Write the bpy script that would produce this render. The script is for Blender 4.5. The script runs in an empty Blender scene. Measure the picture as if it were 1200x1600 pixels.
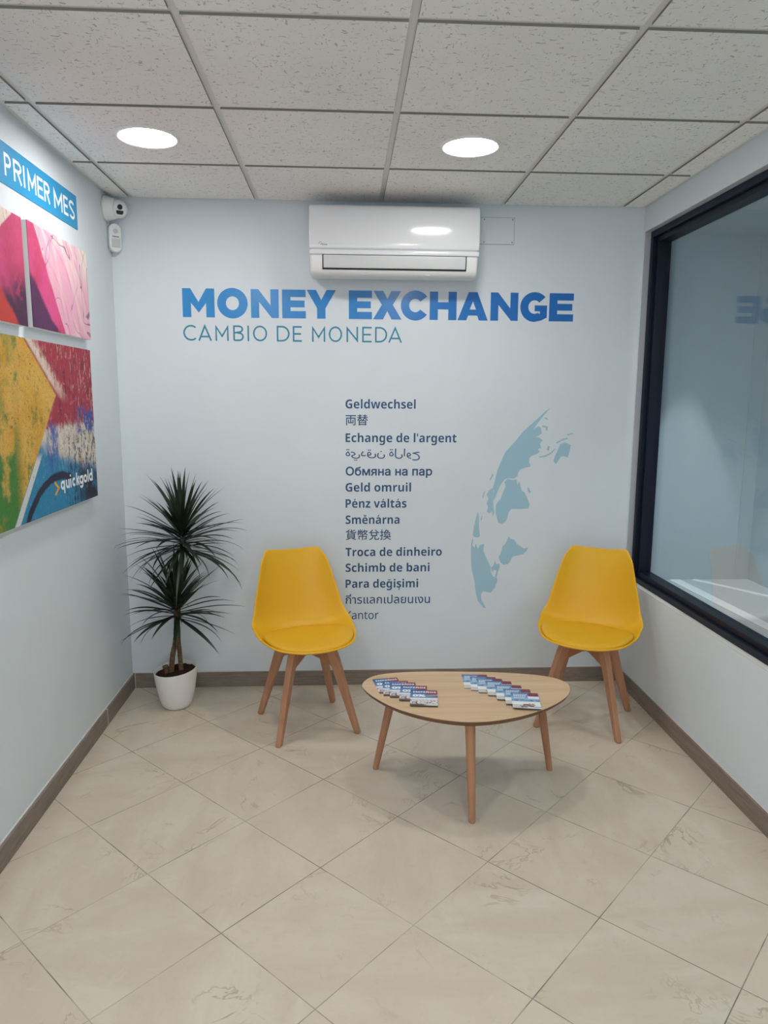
import bpy, bmesh, math, random
import numpy as np
from mathutils import Vector, Matrix
PI = math.pi
W, H = 2.638, 2.480          # room width and ceiling height (m); back wall is y=0, camera looks along +y
YF = -5.6                    # wall behind the camera
sc = bpy.context.scene
col = sc.collection

# ------------------------------------------------------------------ camera, world, exposure
cd = bpy.data.cameras.new('camera'); cam = bpy.data.objects.new('camera', cd); col.objects.link(cam)
cd.sensor_fit = 'VERTICAL'; cd.sensor_height = 24.0; cd.sensor_width = 18.0; cd.lens = 24.0*1126.0/1600.0
cd.clip_start = .05
cam.matrix_world = Matrix(((0.9985688, 0.0026314, -0.0534169, 1.1343),
                           (-0.0531775, 0.1552147, -0.9864485, -3.7294),
                           (0.0056953, 0.9878773, 0.1551324, 1.5313), (0, 0, 0, 1)))
sc.camera = cam
wd = bpy.data.worlds.new('world'); sc.world = wd; wd.use_nodes = True
wd.node_tree.nodes['Background'].inputs[0].default_value = (.8, .87, 1, 1)
wd.node_tree.nodes['Background'].inputs[1].default_value = 3.0   # daylight fill through the unseen shopfront added behind the camera
sc.view_settings.view_transform = 'Standard'; sc.view_settings.look = 'None'
sc.view_settings.gamma = 1; sc.view_settings.use_curve_mapping = False
sc.view_settings.exposure = 0.0
sc.cycles.max_bounces = 10; sc.cycles.diffuse_bounces = 6
sc.cycles.sample_clamp_indirect = 4.0
LAMP = 69.0                  # strength of a ceiling downlight
LAMP_COL = (1.0, .985, .96)

# ------------------------------------------------------------------ materials
def lin(r, g, b):
    f = lambda c: (c/255/12.92) if c/255 <= .04045 else ((c/255+.055)/1.055)**2.4
    return (f(r), f(g), f(b), 1)
class X:                      # arithmetic on shader sockets
    nt = None
    def __init__(s, v): s.v = v
    def _m(op, *a):
        n = X.nt.nodes.new('ShaderNodeMath'); n.operation = op
        for i, q in enumerate(a):
            q = q.v if isinstance(q, X) else q
            if isinstance(q, (int, float)): n.inputs[i].default_value = q
            else: X.nt.links.new(q, n.inputs[i])
        return X(n.outputs[0])
    def __add__(s, o): return X._m('ADD', s, o)
    __radd__ = __add__
    def __sub__(s, o): return X._m('SUBTRACT', s, o)
    def __rsub__(s, o): return X._m('SUBTRACT', o, s)
    def __mul__(s, o): return X._m('MULTIPLY', s, o)
    __rmul__ = __mul__
    def __truediv__(s, o): return X._m('DIVIDE', s, o)
    def gt(s, o): return X._m('GREATER_THAN', s, o)
    def lt(s, o): return X._m('LESS_THAN', s, o)
    def floor(s): return X._m('FLOOR', s)
    def fract(s): return X._m('FRACT', s)
    def abs(s): return X._m('ABSOLUTE', s)
    def sin(s): return X._m('SINE', s)
    def sqrt(s): return X._m('SQRT', s)
    def max(s, o): return X._m('MAXIMUM', s, o)
    def min(s, o): return X._m('MINIMUM', s, o)
    def step(s, a, b):        # smooth ramp 0..1 between a and b
        n = X.nt.nodes.new('ShaderNodeMapRange'); n.interpolation_type = 'SMOOTHSTEP'
        X.nt.links.new(s.v, n.inputs[0]); n.inputs[1].default_value = a; n.inputs[2].default_value = b
        return X(n.outputs[0])
def vec(x, y, z=0.0):
    n = X.nt.nodes.new('ShaderNodeCombineXYZ')
    for i, q in enumerate((x, y, z)):
        if isinstance(q, X): X.nt.links.new(q.v, n.inputs[i])
        else: n.inputs[i].default_value = q
    return n.outputs[0]
def noise(v, scale, detail=4, rough=.55, dist=0.0, w=None, color=False):
    n = X.nt.nodes.new('ShaderNodeTexNoise')
    if w is not None:
        n.noise_dimensions = '4D'; X.nt.links.new(w.v, n.inputs['W'])
    X.nt.links.new(v, n.inputs['Vector']); n.inputs['Scale'].default_value = scale
    n.inputs['Detail'].default_value = detail; n.inputs['Roughness'].default_value = rough; n.inputs['Distortion'].default_value = dist
    return n.outputs['Color'] if color else X(n.outputs[0])
def mixc(f, a, b):
    n = X.nt.nodes.new('ShaderNodeMix'); n.data_type = 'RGBA'
    if isinstance(f, X): X.nt.links.new(f.v, n.inputs[0])
    else: n.inputs[0].default_value = f
    for i, q in ((6, a), (7, b)):
        if isinstance(q, tuple): n.inputs[i].default_value = q
        else: X.nt.links.new(q, n.inputs[i])
    return n.outputs[2]
def coords(kind='Object'):
    if kind == 'Position': o = X.nt.nodes.new('ShaderNodeNewGeometry').outputs['Position']
    else: o = X.nt.nodes.new('ShaderNodeTexCoord').outputs[kind]
    s = X.nt.nodes.new('ShaderNodeSeparateXYZ'); X.nt.links.new(o, s.inputs[0])
    return o, X(s.outputs[0]), X(s.outputs[1]), X(s.outputs[2])
def mat(name, color=None, rough=.5, spec=.5, metal=0.0, build=None, bump=None, coat=0.0):
    m = bpy.data.materials.new(name); m.use_nodes = True
    X.nt = m.node_tree; b = m.node_tree.nodes['Principled BSDF']
    b.inputs['Roughness'].default_value = rough; b.inputs['Specular IOR Level'].default_value = spec; b.inputs['Metallic'].default_value = metal
    b.inputs['Coat Weight'].default_value = coat
    if color: b.inputs['Base Color'].default_value = color
    if build:
        r = build()
        c, h = r if isinstance(r, list) else (r, None)
        X.nt.links.new(c, b.inputs['Base Color'])
        if h is not None and bump:
            bn = X.nt.nodes.new('ShaderNodeBump'); bn.inputs['Strength'].default_value = bump[0]; bn.inputs['Distance'].default_value = bump[1]
            X.nt.links.new(h.v, bn.inputs['Height']); X.nt.links.new(bn.outputs[0], b.inputs['Normal'])
    return m
def emit(name, color, s):
    m = bpy.data.materials.new(name); m.use_nodes = True; nt = m.node_tree; nt.nodes.clear()
    e = nt.nodes.new('ShaderNodeEmission'); e.inputs[0].default_value = (*color, 1); e.inputs[1].default_value = s
    o = nt.nodes.new('ShaderNodeOutputMaterial'); nt.links.new(e.outputs[0], o.inputs[0]); return m

def b_wall(c):
    def f():
        o, x, y, z = coords('Position')
        n = noise(o, 2.2, 4) ; n2 = noise(o, 220, 2)
        return [mixc(n.step(.35, .7), tuple(k*.97 for k in c[:3])+(1,), c), n2]
    return f
WALLC = lin(222, 229, 233)
M_wall = mat('wall_paint', rough=.55, spec=.3, build=b_wall(WALLC), bump=(.08, .001))
M_reveal_shade = mat('reveal_shade', lin(178, 180, 186), .6)  # wall tone darkened to carry the shade of the window reveal
def b_floor():
    o, x, y, z = coords('Position')
    u = (x*.69925 + y*.71488 - .0192)/.396; v = (y*.69925 - x*.71488 - .1453)/.396
    iu, iv = u.floor(), v.floor()
    wn = X.nt.nodes.new('ShaderNodeTexWhiteNoise'); wn.noise_dimensions = '2D'; X.nt.links.new(vec(iu, iv), wn.inputs['Vector'])
    r = X(wn.outputs['Value']); sp = X.nt.nodes.new('ShaderNodeSeparateColor'); X.nt.links.new(wn.outputs['Color'], sp.inputs[0])
    r2 = X(sp.outputs[1])
    flip = r2.gt(.5)
    a = x*flip + y*(1-flip); b = y*flip - x*(1-flip)
    p = vec(a + r*7, b*2.2 + r2*9, r*3)
    cloud = noise(p, 3.2, 5, .6, .5)
    c = mixc(cloud.step(.3, .72), lin(204, 190, 171), lin(216, 205, 189))
    c = mixc(r*.45, c, lin(209, 193, 173))
    dust = noise(o, 26, 6, .7)
    c = mixc(dust.step(.5, .8)*.22, c, lin(178, 160, 138))
    vn = noise(vec(a + r*11, b + r2*5, r*2), 3.0, 5, .6, .9)
    area = noise(vec(a + r2*17, b + r*4), 3.5, 2).step(.5, .7)
    vein = (1 - (vn - .5).abs().step(.0, .013))*area
    c = mixc(vein*.5, c, lin(138, 116, 94))
    v2 = noise(vec(a*1.2 + r*3, b + r2*21, r*5), 7.0, 4, .6, 1.4)
    area2 = noise(vec(a + r*5, b - r2*7), 4.2, 2).step(.62, .74)
    c = mixc((1 - (v2 - .5).abs().step(0.0, .012))*area2*.4, c, lin(126, 110, 94))
    pale = noise(vec(a*2 + r2*6, b*.9 + r*8), 5, 5, .65, 1.2)
    c = mixc(pale.step(.6, .75)*.35, c, lin(224, 213, 198))
    du = (u.fract() - .5).abs(); dv = (v.fract() - .5).abs()
    e = du.max(dv)
    g = e.step(.4950, .4973)
    dirt = noise(o, 3.7, 4, .6).step(.38, .62)
    c = mixc(g*(.32 + dirt*.62), c, lin(108, 96, 82))
    return [c, 1 - g]
M_floor = mat('marble_tiles', rough=.36, spec=.4, build=b_floor, bump=(.25, .0006))
def b_ceil():
    o, x, y, z = coords('Position')
    n = noise(vec(x*1.0, y*2.8), 40, 2, .5, .9)
    f = n.step(.645, .68); f2 = noise(vec(x*2.6, y*1.1, 3.0), 44, 2, .5, .9).step(.655, .69)
    s = f.max(f2)
    big = noise(o, 3, 3)
    c = mixc(big.step(.3, .7), lin(236, 235, 231), lin(241, 240, 236))
    c = mixc(s*.62, c, lin(150, 148, 144))
    return [c, 1 - s]
M_tile = mat('mineral_fibre_tile', rough=.9, spec=.15, build=b_ceil, bump=(.3, .001))
M_tile_edge = mat('raw_tile_edge', lin(146, 142, 136), .95)
M_bar = mat('ceiling_bar_enamel', lin(222, 221, 217), .5)
M_void = mat('ceiling_void', lin(24, 24, 26), .9)
def b_base():
    o, x, y, z = coords('Position')
    n = noise(vec(x*1.5, y*1.5, z*18), 5, 5, .6, .3); n2 = noise(o, 60, 4, .6)
    c = mixc(n.step(.3, .7), lin(122, 109, 98), lin(143, 129, 117))
    return mixc(n2.step(.5, .75)*.3, c, lin(104, 93, 84))
M_base = mat('brown_skirting_ceramic', rough=.5, build=b_base)
M_caulk = mat('white_caulk', lin(214, 212, 207), .7)
M_frame = mat('navy_aluminium', lin(9, 17, 38), .45, .35)
M_white_plastic = mat('white_plastic', lin(232, 232, 230), .35)
M_white_gloss = mat('white_gloss_plastic', lin(226, 226, 228), .12, .5, coat=.3)
M_grey_plastic = mat('pale_grey_plastic', lin(205, 206, 206), .4)
M_black = mat('black_plastic', lin(22, 22, 25), .2)
M_dark = mat('dark_gap', lin(28, 29, 31), .8)
M_logo = mat('grey_print', lin(120, 120, 124), .5)
M_display = mat('display_paint', rough=.6, build=b_wall(lin(184, 197, 203)))
M_display_floor = mat('display_board', lin(184, 194, 198), .45)
M_light_streak = mat('painted_light_streak', lin(236, 239, 240), .5)  # paler tone painting the light streaks on the display floor
M_diff = emit('lamp_diffuser', LAMP_COL, LAMP)
M_ring = mat('lamp_ring_enamel', lin(238, 238, 236), .4)
def yellow():
    o, x, y, z = coords('Object'); n = noise(o, 400, 2)
    return [mixc(n.step(.3, .7), lin(226, 171, 28), lin(231, 178, 34)), n]
M_yellow = mat('yellow_shell_plastic', rough=.42, spec=.4, build=yellow, bump=(.06, .0004))
M_yellow_pad = mat('yellow_leatherette', rough=.5, spec=.4, build=yellow, bump=(.12, .0006))
def b_wood(c1, c2, c3, sx, sy, sz, sc_=1.0):
    def f():
        o, x, y, z = coords('Object')
        p = vec(x*sx, y*sy, z*sz)
        n = noise(p, 14*sc_, 5, .6, .6); g = noise(p, 60*sc_, 3, .6)
        c = mixc(n.step(.3, .7), c1, c2)
        return mixc(g.step(.5, .75)*.35, c, c3)
    return f
M_beech = mat('beech_legs', rough=.45, build=b_wood(lin(170, 120, 88), lin(186, 136, 102), lin(148, 100, 72), 1, 1, .08))
M_beech_bar = mat('beech_crossbar', rough=.45, build=b_wood(lin(166, 110, 74), lin(180, 124, 86), lin(146, 94, 62), .2, 1, 1))
M_oak = mat('oak_top', rough=.42, build=b_wood(lin(202, 170, 132), lin(214, 184, 148), lin(180, 146, 108), .09, 1.6, 1, .9))
M_oak_edge = mat('oak_dark_edge', rough=.5, build=b_wood(lin(104, 74, 52), lin(120, 86, 60), lin(88, 62, 42), .3, .3, 1))
M_pot = mat('white_pot_plastic', lin(233, 231, 227), .38)
def b_soil():
    o, x, y, z = coords('Object'); n = noise(o, 90, 6, .7)
    return [mixc(n.step(.35, .7), lin(34, 23, 18), lin(92, 66, 50)), n]
M_soil = mat('potting_soil', rough=.95, spec=.1, build=b_soil, bump=(1, .006))
def b_stem():
    o, x, y, z = coords('Object'); n = noise(vec(x, y, z*6), 40, 4, .6)
    return [mixc(n.step(.35, .7), lin(78, 58, 42), lin(126, 100, 74)), n]
M_stem = mat('ringed_bark', rough=.85, build=b_stem, bump=(.6, .003))
def b_leaf():
    o, x, y, z = coords('Object'); n = noise(o, 9, 4)
    return mixc(n.step(.3, .7), lin(20, 30, 21), lin(42, 54, 35))
M_leaf = mat('dark_dracaena_leaf', rough=.4, spec=.5, build=b_leaf)
M_vinyl_blue = mat('blue_vinyl', rough=.2, spec=.5, build=lambda: mixc(coords('Position')[1].step(.3, 2.3), lin(52, 142, 208), lin(38, 110, 188)))
M_vinyl_teal = mat('teal_vinyl', lin(38, 132, 162), .4)
M_vinyl_navy = mat('navy_vinyl', lin(42, 82, 122), .45)
M_vinyl_map = mat('pale_blue_vinyl', lin(164, 200, 214), .45)
M_banner = mat('cyan_banner', lin(36, 148, 200), .4)
M_print_white = mat('white_print', lin(240, 242, 244), .5)
M_print_orange = mat('orange_print', lin(240, 160, 40), .5)
M_canvas_side = mat('white_canvas', lin(222, 222, 220), .8)
M_screw = mat('screw_steel', lin(150, 152, 154), .35, metal=.8)
def glassmat():
    m = bpy.data.materials.new('tinted_pane'); m.use_nodes = True; nt = m.node_tree; nt.nodes.clear()
    t = nt.nodes.new('ShaderNodeBsdfTransparent'); t.inputs[0].default_value = (.88, .92, .935, 1)
    g = nt.nodes.new('ShaderNodeBsdfGlossy'); g.inputs['Roughness'].default_value = .0; g.inputs[0].default_value = (1, 1, 1, 1)
    f = nt.nodes.new('ShaderNodeFresnel'); X.nt = nt
    ge = nt.nodes.new('ShaderNodeNewGeometry'); nt.links.new((1.5-X(ge.outputs['Backfacing'])*.8333).v, f.inputs[0])
    mx = nt.nodes.new('ShaderNodeMixShader'); o = nt.nodes.new('ShaderNodeOutputMaterial')
    nt.links.new(f.outputs[0], mx.inputs[0]); nt.links.new(t.outputs[0], mx.inputs[1]); nt.links.new(g.outputs[0], mx.inputs[2]); nt.links.new(mx.outputs[0], o.inputs[0])
    return m
M_glass = glassmat()

# ------------------------------------------------------------------ geometry helpers
def link(name, me, mats, parent=None, loc=(0, 0, 0), smooth=False):
    if not isinstance(mats, (list, tuple)): mats = [mats]
    for m in mats: me.materials.append(m)
    if smooth:
        for p in me.polygons: p.use_smooth = True
    o = bpy.data.objects.new(name, me); col.objects.link(o); o.location = loc
    if parent: o.parent = parent
    return o
def from_bm(name, bm, mats, parent=None, loc=(0, 0, 0), smooth=False):
    bmesh.ops.recalc_face_normals(bm, faces=bm.faces[:])
    me = bpy.data.meshes.new(name); bm.to_mesh(me); bm.free()
    return link(name, me, mats, parent, loc, smooth)
def box(bm, x0, x1, y0, y1, z0, z1, mi=0):
    v = [bm.verts.new((x, y, z)) for z in (z0, z1) for y in (y0, y1) for x in (x0, x1)]
    for q in ((0, 2, 3, 1), (4, 5, 7, 6), (0, 1, 5, 4), (2, 6, 7, 3), (0, 4, 6, 2), (1, 3, 7, 5)):
        f = bm.faces.new([v[i] for i in q]); f.material_index = mi
    return v
def boxobj(name, dims, m, parent=None, loc=(0, 0, 0), bevel=0):
    bm = bmesh.new(); box(bm, *dims)
    o = from_bm(name, bm, m, parent, loc)
    if bevel: bev(o, bevel)
    return o
def bev(o, w, n=3):
    md = o.modifiers.new('bevel', 'BEVEL'); md.width = w; md.segments = n; md.limit_method = 'ANGLE'; md.angle_limit = .6
    md.harden_normals = False
    for p in o.data.polygons: p.use_smooth = True
    wn = o.modifiers.new('wn', 'WEIGHTED_NORMAL'); wn.keep_sharp = True
    return o
def lathe(bm, prof, n=48, c=(0, 0), cap0=False, cap1=False, mi=0):
    rings = []
    for r, z in prof:
        rings.append([bm.verts.new((c[0]+r*math.cos(2*PI*k/n), c[1]+r*math.sin(2*PI*k/n), z)) for k in range(n)])
    for a, b in zip(rings, rings[1:]):
        for k in range(n):
            f = bm.faces.new((a[k], a[(k+1) % n], b[(k+1) % n], b[k])); f.material_index = mi
    if cap0: bm.faces.new(rings[0][::-1]).material_index = mi
    if cap1: bm.faces.new(rings[-1]).material_index = mi
    return rings
def extrude_profile(bm, prof, x0, x1):       # prof: (y,z) loop, extruded along x
    a = [bm.verts.new((x0, y, z)) for y, z in prof]; b = [bm.verts.new((x1, y, z)) for y, z in prof]
    n = len(prof)
    for k in range(n): bm.faces.new((a[k], a[(k+1) % n], b[(k+1) % n], b[k]))
    bm.faces.new(a[::-1]); bm.faces.new(b)
def tube(bm, pts, radii, n=10, cap=True):
    pts = [Vector(p) for p in pts]; rings = []
    for i, p in enumerate(pts):
        t = (pts[min(i+1, len(pts)-1)] - pts[max(i-1, 0)]).normalized()
        s = t.cross(Vector((0, 1, 0)))
        s = (s if s.length > .2 else t.cross(Vector((1, 0, 0)))).normalized(); u = t.cross(s)
        rings.append([bm.verts.new(p + radii[i]*(math.cos(2*PI*k/n)*s + math.sin(2*PI*k/n)*u)) for k in range(n)])
    for a, b in zip(rings, rings[1:]):
        for k in range(n): bm.faces.new((a[k], a[(k+1) % n], b[(k+1) % n], b[k]))
    if cap: bm.faces.new(rings[0][::-1]); bm.faces.new(rings[-1])
def tag(o, label, cat, group=None, kind=None):
    if label: o['label'] = label
    if cat: o['category'] = cat
    if group: o['group'] = group
    if kind: o['kind'] = kind
    return o
def thing(name, label, cat, loc=(0, 0, 0), rz=0, group=None):
    o = bpy.data.objects.new(name, None); col.objects.link(o); o.location = loc; o.rotation_euler = (0, 0, rz); o.empty_display_size = .05
    return tag(o, label, cat, group)
def struct(o, label=None, cat='room'):
    o['kind'] = 'structure'
    if label: o['label'] = label
    o['category'] = cat
    return o

# ------------------------------------------------------------------ lettering engine: outlines united on a distance grid, then filled
def rdp(P, tol):
    if len(P) < 3: return P
    a, b = P[0], P[-1]; d = b-a; L = np.hypot(*d)
    if L < 1e-12: dist = np.hypot(*(P-a).T)
    else: dist = np.abs(d[0]*(P[:, 1]-a[1]) - d[1]*(P[:, 0]-a[0]))/L
    i = int(dist.argmax())
    if dist[i] < tol: return np.array([a, b])
    return np.vstack([rdp(P[:i+1], tol)[:-1], rdp(P[i:], tol)])
def unite(contours, off=0.0, cell=.012, tol=.0022):
    """nonzero-winding union of closed contours, grown by off; returns simple loops"""
    C = sorted([np.asarray(c, float) for c in contours], key=lambda c: c[:, 0].min())
    groups = []
    for c in C:
        lo, hi = c[:, 0].min()-off-2*cell, c[:, 0].max()+off+2*cell
        if groups and lo < groups[-1][1]: groups[-1][0].append(c); groups[-1][1] = max(groups[-1][1], hi)
        else: groups.append([[c], hi])
    out = []
    for g, _ in groups:
        A = np.vstack(g); B = np.vstack([np.roll(c, -1, 0) for c in g])
        x0, y0 = A.min(0)-off-3*cell; x1, y1 = A.max(0)+off+3*cell
        xs = np.arange(x0, x1+cell, cell)+cell*.137; ys = np.arange(y0, y1+cell, cell)+cell*.211
        gx, gy = np.meshgrid(xs, ys); P = np.stack([gx.ravel(), gy.ravel()], 1)
        F = np.empty(len(P)); D = B-A; L2 = (D*D).sum(1)+1e-18
        for s in range(0, len(P), 4000):
            p = P[s:s+4000]; q = p[:, None, :]-A[None]
            t = np.clip((q*D[None]).sum(2)/L2, 0, 1)
            dist = np.sqrt(((q-t[..., None]*D[None])**2).sum(2)).min(1)
            up = (A[None, :, 1] <= p[:, None, 1]) & (B[None, :, 1] > p[:, None, 1])
            dn = (A[None, :, 1] > p[:, None, 1]) & (B[None, :, 1] <= p[:, None, 1])
            side = D[None, :, 0]*q[..., 1]-D[None, :, 1]*q[..., 0]
            wn = (up & (side > 0)).sum(1)-(dn & (side < 0)).sum(1)
            F[s:s+4000] = np.where(wn != 0, -dist, dist)-off
        F = F.reshape(gx.shape); F[F == 0] = 1e-9
        ny, nx = F.shape; nxt = {}
        inside = F < 0
        def pt(k):
            d, j, i = k
            if d == 0: a, b = F[j, i], F[j, i+1]; return (xs[i]+cell*a/(a-b), ys[j])
            a, b = F[j, i], F[j+1, i]; return (xs[i], ys[j]+cell*a/(a-b))
        code = inside[:-1, :-1]*1+inside[:-1, 1:]*2+inside[1:, 1:]*4+inside[1:, :-1]*8
        tb = {1: [(3, 0)], 2: [(0, 1)], 3: [(3, 1)], 4: [(1, 2)], 5: [(3, 2), (1, 0)], 6: [(0, 2)], 7: [(3, 2)], 8: [(2, 3)], 9: [(2, 0)], 10: [(0, 3), (2, 1)], 11: [(2, 1)], 12: [(1, 3)], 13: [(1, 0)], 14: [(0, 3)]}
        for j, i in zip(*np.nonzero((code > 0) & (code < 15))):
            e = ((0, j, i), (1, j, i+1), (0, j+1, i), (1, j, i))
            for a, b in tb[int(code[j, i])]: nxt[e[a]] = e[b]
        while nxt:
            k0 = next(iter(nxt)); loop = []; k = k0
            while k in nxt: loop.append(pt(k)); k = nxt.pop(k)
            if len(loop) > 5:
                P_ = np.array(loop); h = len(P_)//2
                P_ = np.vstack([rdp(P_[:h+1], tol)[:-1], rdp(np.vstack([P_[h:], P_[:1]]), tol)[:-1]])
                if len(P_) > 2: out.append(P_)
    return out
def font_contours(text):
    cu = bpy.data.curves.new('t', 'FONT'); cu.body = text
    o = bpy.data.objects.new('t', cu); col.objects.link(o)
    dg = bpy.context.evaluated_depsgraph_get(); c2 = o.evaluated_get(dg).to_curve(dg); out = []
    for s in c2.splines:
        if s.type == 'BEZIER':
            n = len(s.bezier_points); P = []
            for i in range(n):
                a, b = s.bezier_points[i], s.bezier_points[(i+1) % n]
                p0, p1, p2, p3 = (np.array(q[:2]) for q in (a.co, a.handle_right, b.handle_left, b.co))
                straight = np.abs(np.cross(p1-p0, p3-p0)) < 1e-6 and np.abs(np.cross(p2-p0, p3-p0)) < 1e-6
                for k in range(1 if straight else 5):
                    t = k/5; P.append((1-t)**3*p0+3*t*(1-t)**2*p1+3*t*t*(1-t)*p2+t**3*p3)
            out.append(np.array(P))
        else: out.append(np.array([p.co[:2] for p in s.points]))
    o.evaluated_get(dg).to_curve_clear(); bpy.data.objects.remove(o); bpy.data.curves.remove(cu)
    return [c for c in out if len(c) > 2]
_adv = {}
MARK = {'é': ('e', 'acute'), 'á': ('a', 'acute'), 'ě': ('e', 'caron'), 'ğ': ('g', 'breve'), 'ş': ('s', 'cedilla'), 'Ñ': ('N', 'tilde')}
def sans_contours(text, bold=True):
    """upright sans letters (bold or regular), accents added as pen strokes"""
    up, lo_ = (0x1D5D4, 0x1D5EE) if bold else (0x1D5A0, 0x1D5BA)
    x = 0; out = []
    for ch in text:
        if ch == ' ': x += .27; continue
        base, mark = MARK.get(ch, (ch, None))
        if base == "'": out.append(ccw(np.array([(x+.05, .72), (x+.16, .72), (x+.145, .46), (x+.065, .46)]))); x += .21; continue
        g = chr(up+ord(base)-65) if base.isupper() else chr(lo_+ord(base)-97) if base.islower() else base
        if (g, bold) not in _adv:
            c = font_contours(g+g); k = len(c)//2; c.sort(key=lambda q: q[:, 0].min()); one = font_contours(g)
            _adv[(g, bold)] = (one, max(q[:, 0].max() for q in c)-max(q[:, 0].max() for q in one))
        cs, adv = _adv[(g, bold)]
        out += [q+[x, 0] for q in cs]
        if mark:
            A = np.vstack(cs); cx = x+(A[:, 0].min()+A[:, 0].max())/2; t = A[:, 1].max()+.06; h = .042
            if mark == 'acute': out += stroke([(cx-.04, t), (cx+.06, t+.13)], h)
            if mark == 'caron': out += stroke([(cx-.11, t+.13), (cx, t+.03), (cx+.11, t+.13)], h)
            if mark == 'breve': out += stroke(arc(cx, t+.13, .10, .09, 190, 350, 8), h*.85)
            if mark == 'tilde': out += stroke([(cx-.13, t+.02), (cx-.05, t+.08), (cx+.05, t+.03), (cx+.13, t+.09)], h*.9)
            if mark == 'cedilla': out += stroke([(cx, .0), (cx+.01, -.07)]+arc(cx-.01, -.13, .06, .06, 70, -130, 8), h*.75)
        x += adv
    return out
def fill(loops, thick, xf):
    """filled slab mesh from simple loops; xf maps the 2-D (u,v,d) to 3-D"""
    cu = bpy.data.curves.new('f', 'CURVE'); cu.dimensions = '2D'; cu.fill_mode = 'BOTH'; cu.extrude = thick/2
    for L in loops:
        s = cu.splines.new('POLY'); s.points.add(len(L)-1)
        for p, q in zip(s.points, L): p.co = (q[0], q[1], 0, 1)
        s.use_cyclic_u = True
    o = bpy.data.objects.new('f', cu); col.objects.link(o)
    dg = bpy.context.evaluated_depsgraph_get(); me = bpy.data.meshes.new_from_object(o.evaluated_get(dg))
    bpy.data.objects.remove(o); bpy.data.curves.remove(cu)
    for v in me.vertices: v.co = xf(v.co.x, v.co.y, v.co.z+thick/2)
    me.materials.clear(); return me
on_back = lambda u, v, d: (u, -.0003-d, v)          # lettering flat on the back wall
def word_groups(loops, gap):
    L = sorted(loops, key=lambda l: l[:, 0].min()); out = []; hi = -9
    for l in L:
        if l[:, 0].min()-hi > gap: out.append([])
        out[-1].append(l); hi = max(hi, l[:, 0].max())
    return out
def wall_words(loops, thick, m, label, gap, group=None):
    g = word_groups(loops, gap)
    if len(g) == 1: return tag(link('wall_lettering', fill(loops, thick, on_back), m), label, 'lettering', group)
    A = np.vstack(loops); t = thing('wall_lettering', label, 'lettering', (float(A[:, 0].min()), 0, float(A[:, 1].min())), 0, group)
    x, y, z = t.location
    for w in g: link('word', fill(w, thick, lambda u, v, d: (u-x, -.0003-d, v-z)), m, t)
    return t
on_left = lambda u, v, d: (d, u, v)           # on the left wall
def rescale(loops, x0, x1, s, z0):            # font units -> metres: fit the width exactly, scale the height by s
    A = np.vstack(loops); a, b = A[:, 0].min(), A[:, 0].max()
    return [np.stack([x0+(L[:, 0]-a)*(x1-x0)/(b-a), z0+L[:, 1]*s], 1) for L in loops]
def stroke(P, hw, closed=False):              # a pen stroke as closed contour(s) with mitred joins and butt ends
    P = np.asarray(P, float)
    if closed: P = P[:-1] if np.allclose(P[0], P[-1]) else P
    keep = [0]+[i for i in range(1, len(P)) if np.hypot(*(P[i]-P[i-1])) > 1e-6]; P = P[keep]
    n = len(P); L, R = [], []
    for i in range(n):
        a = P[i-1] if (closed or i) else None; b = P[(i+1) % n] if (closed or i < n-1) else None
        d1 = (P[i]-a)/np.hypot(*(P[i]-a)) if a is not None else None
        d2 = (b-P[i])/np.hypot(*(b-P[i])) if b is not None else None
        if d1 is None: d1 = d2
        if d2 is None: d2 = d1
        n1 = np.array([-d1[1], d1[0]]); n2 = np.array([-d2[1], d2[0]]); m = n1+n2; m = m/max(1e-6, np.hypot(*m))
        k = hw/max(.35, m@n1); L.append(P[i]+m*k); R.append(P[i]-m*k)
    if closed: cs = [np.array(L), np.array(R)]
    else: return [ccw(np.array(L+R[::-1]))]
    a = [abs(area(c)) for c in cs]; o, i = (cs[0], cs[1]) if a[0] > a[1] else (cs[1], cs[0])
    return [ccw(o), ccw(i)[::-1]]
def area(c): return .5*np.sum(c[:, 0]*np.roll(c[:, 1], -1)-np.roll(c[:, 0], -1)*c[:, 1])
def ccw(c): c = np.asarray(c, float); return c if area(c) > 0 else c[::-1]
def arc(cx, cy, rx, ry, a0, a1, n=28): return [(cx+rx*math.cos(math.radians(a0+(a1-a0)*k/n)), cy+ry*math.sin(math.radians(a0+(a1-a0)*k/n))) for k in range(n+1)]
def ell(cx, cy, rx, ry, n=44): return arc(cx, cy, rx, ry, 0, 360*(n-1)/n, n-1)
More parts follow.
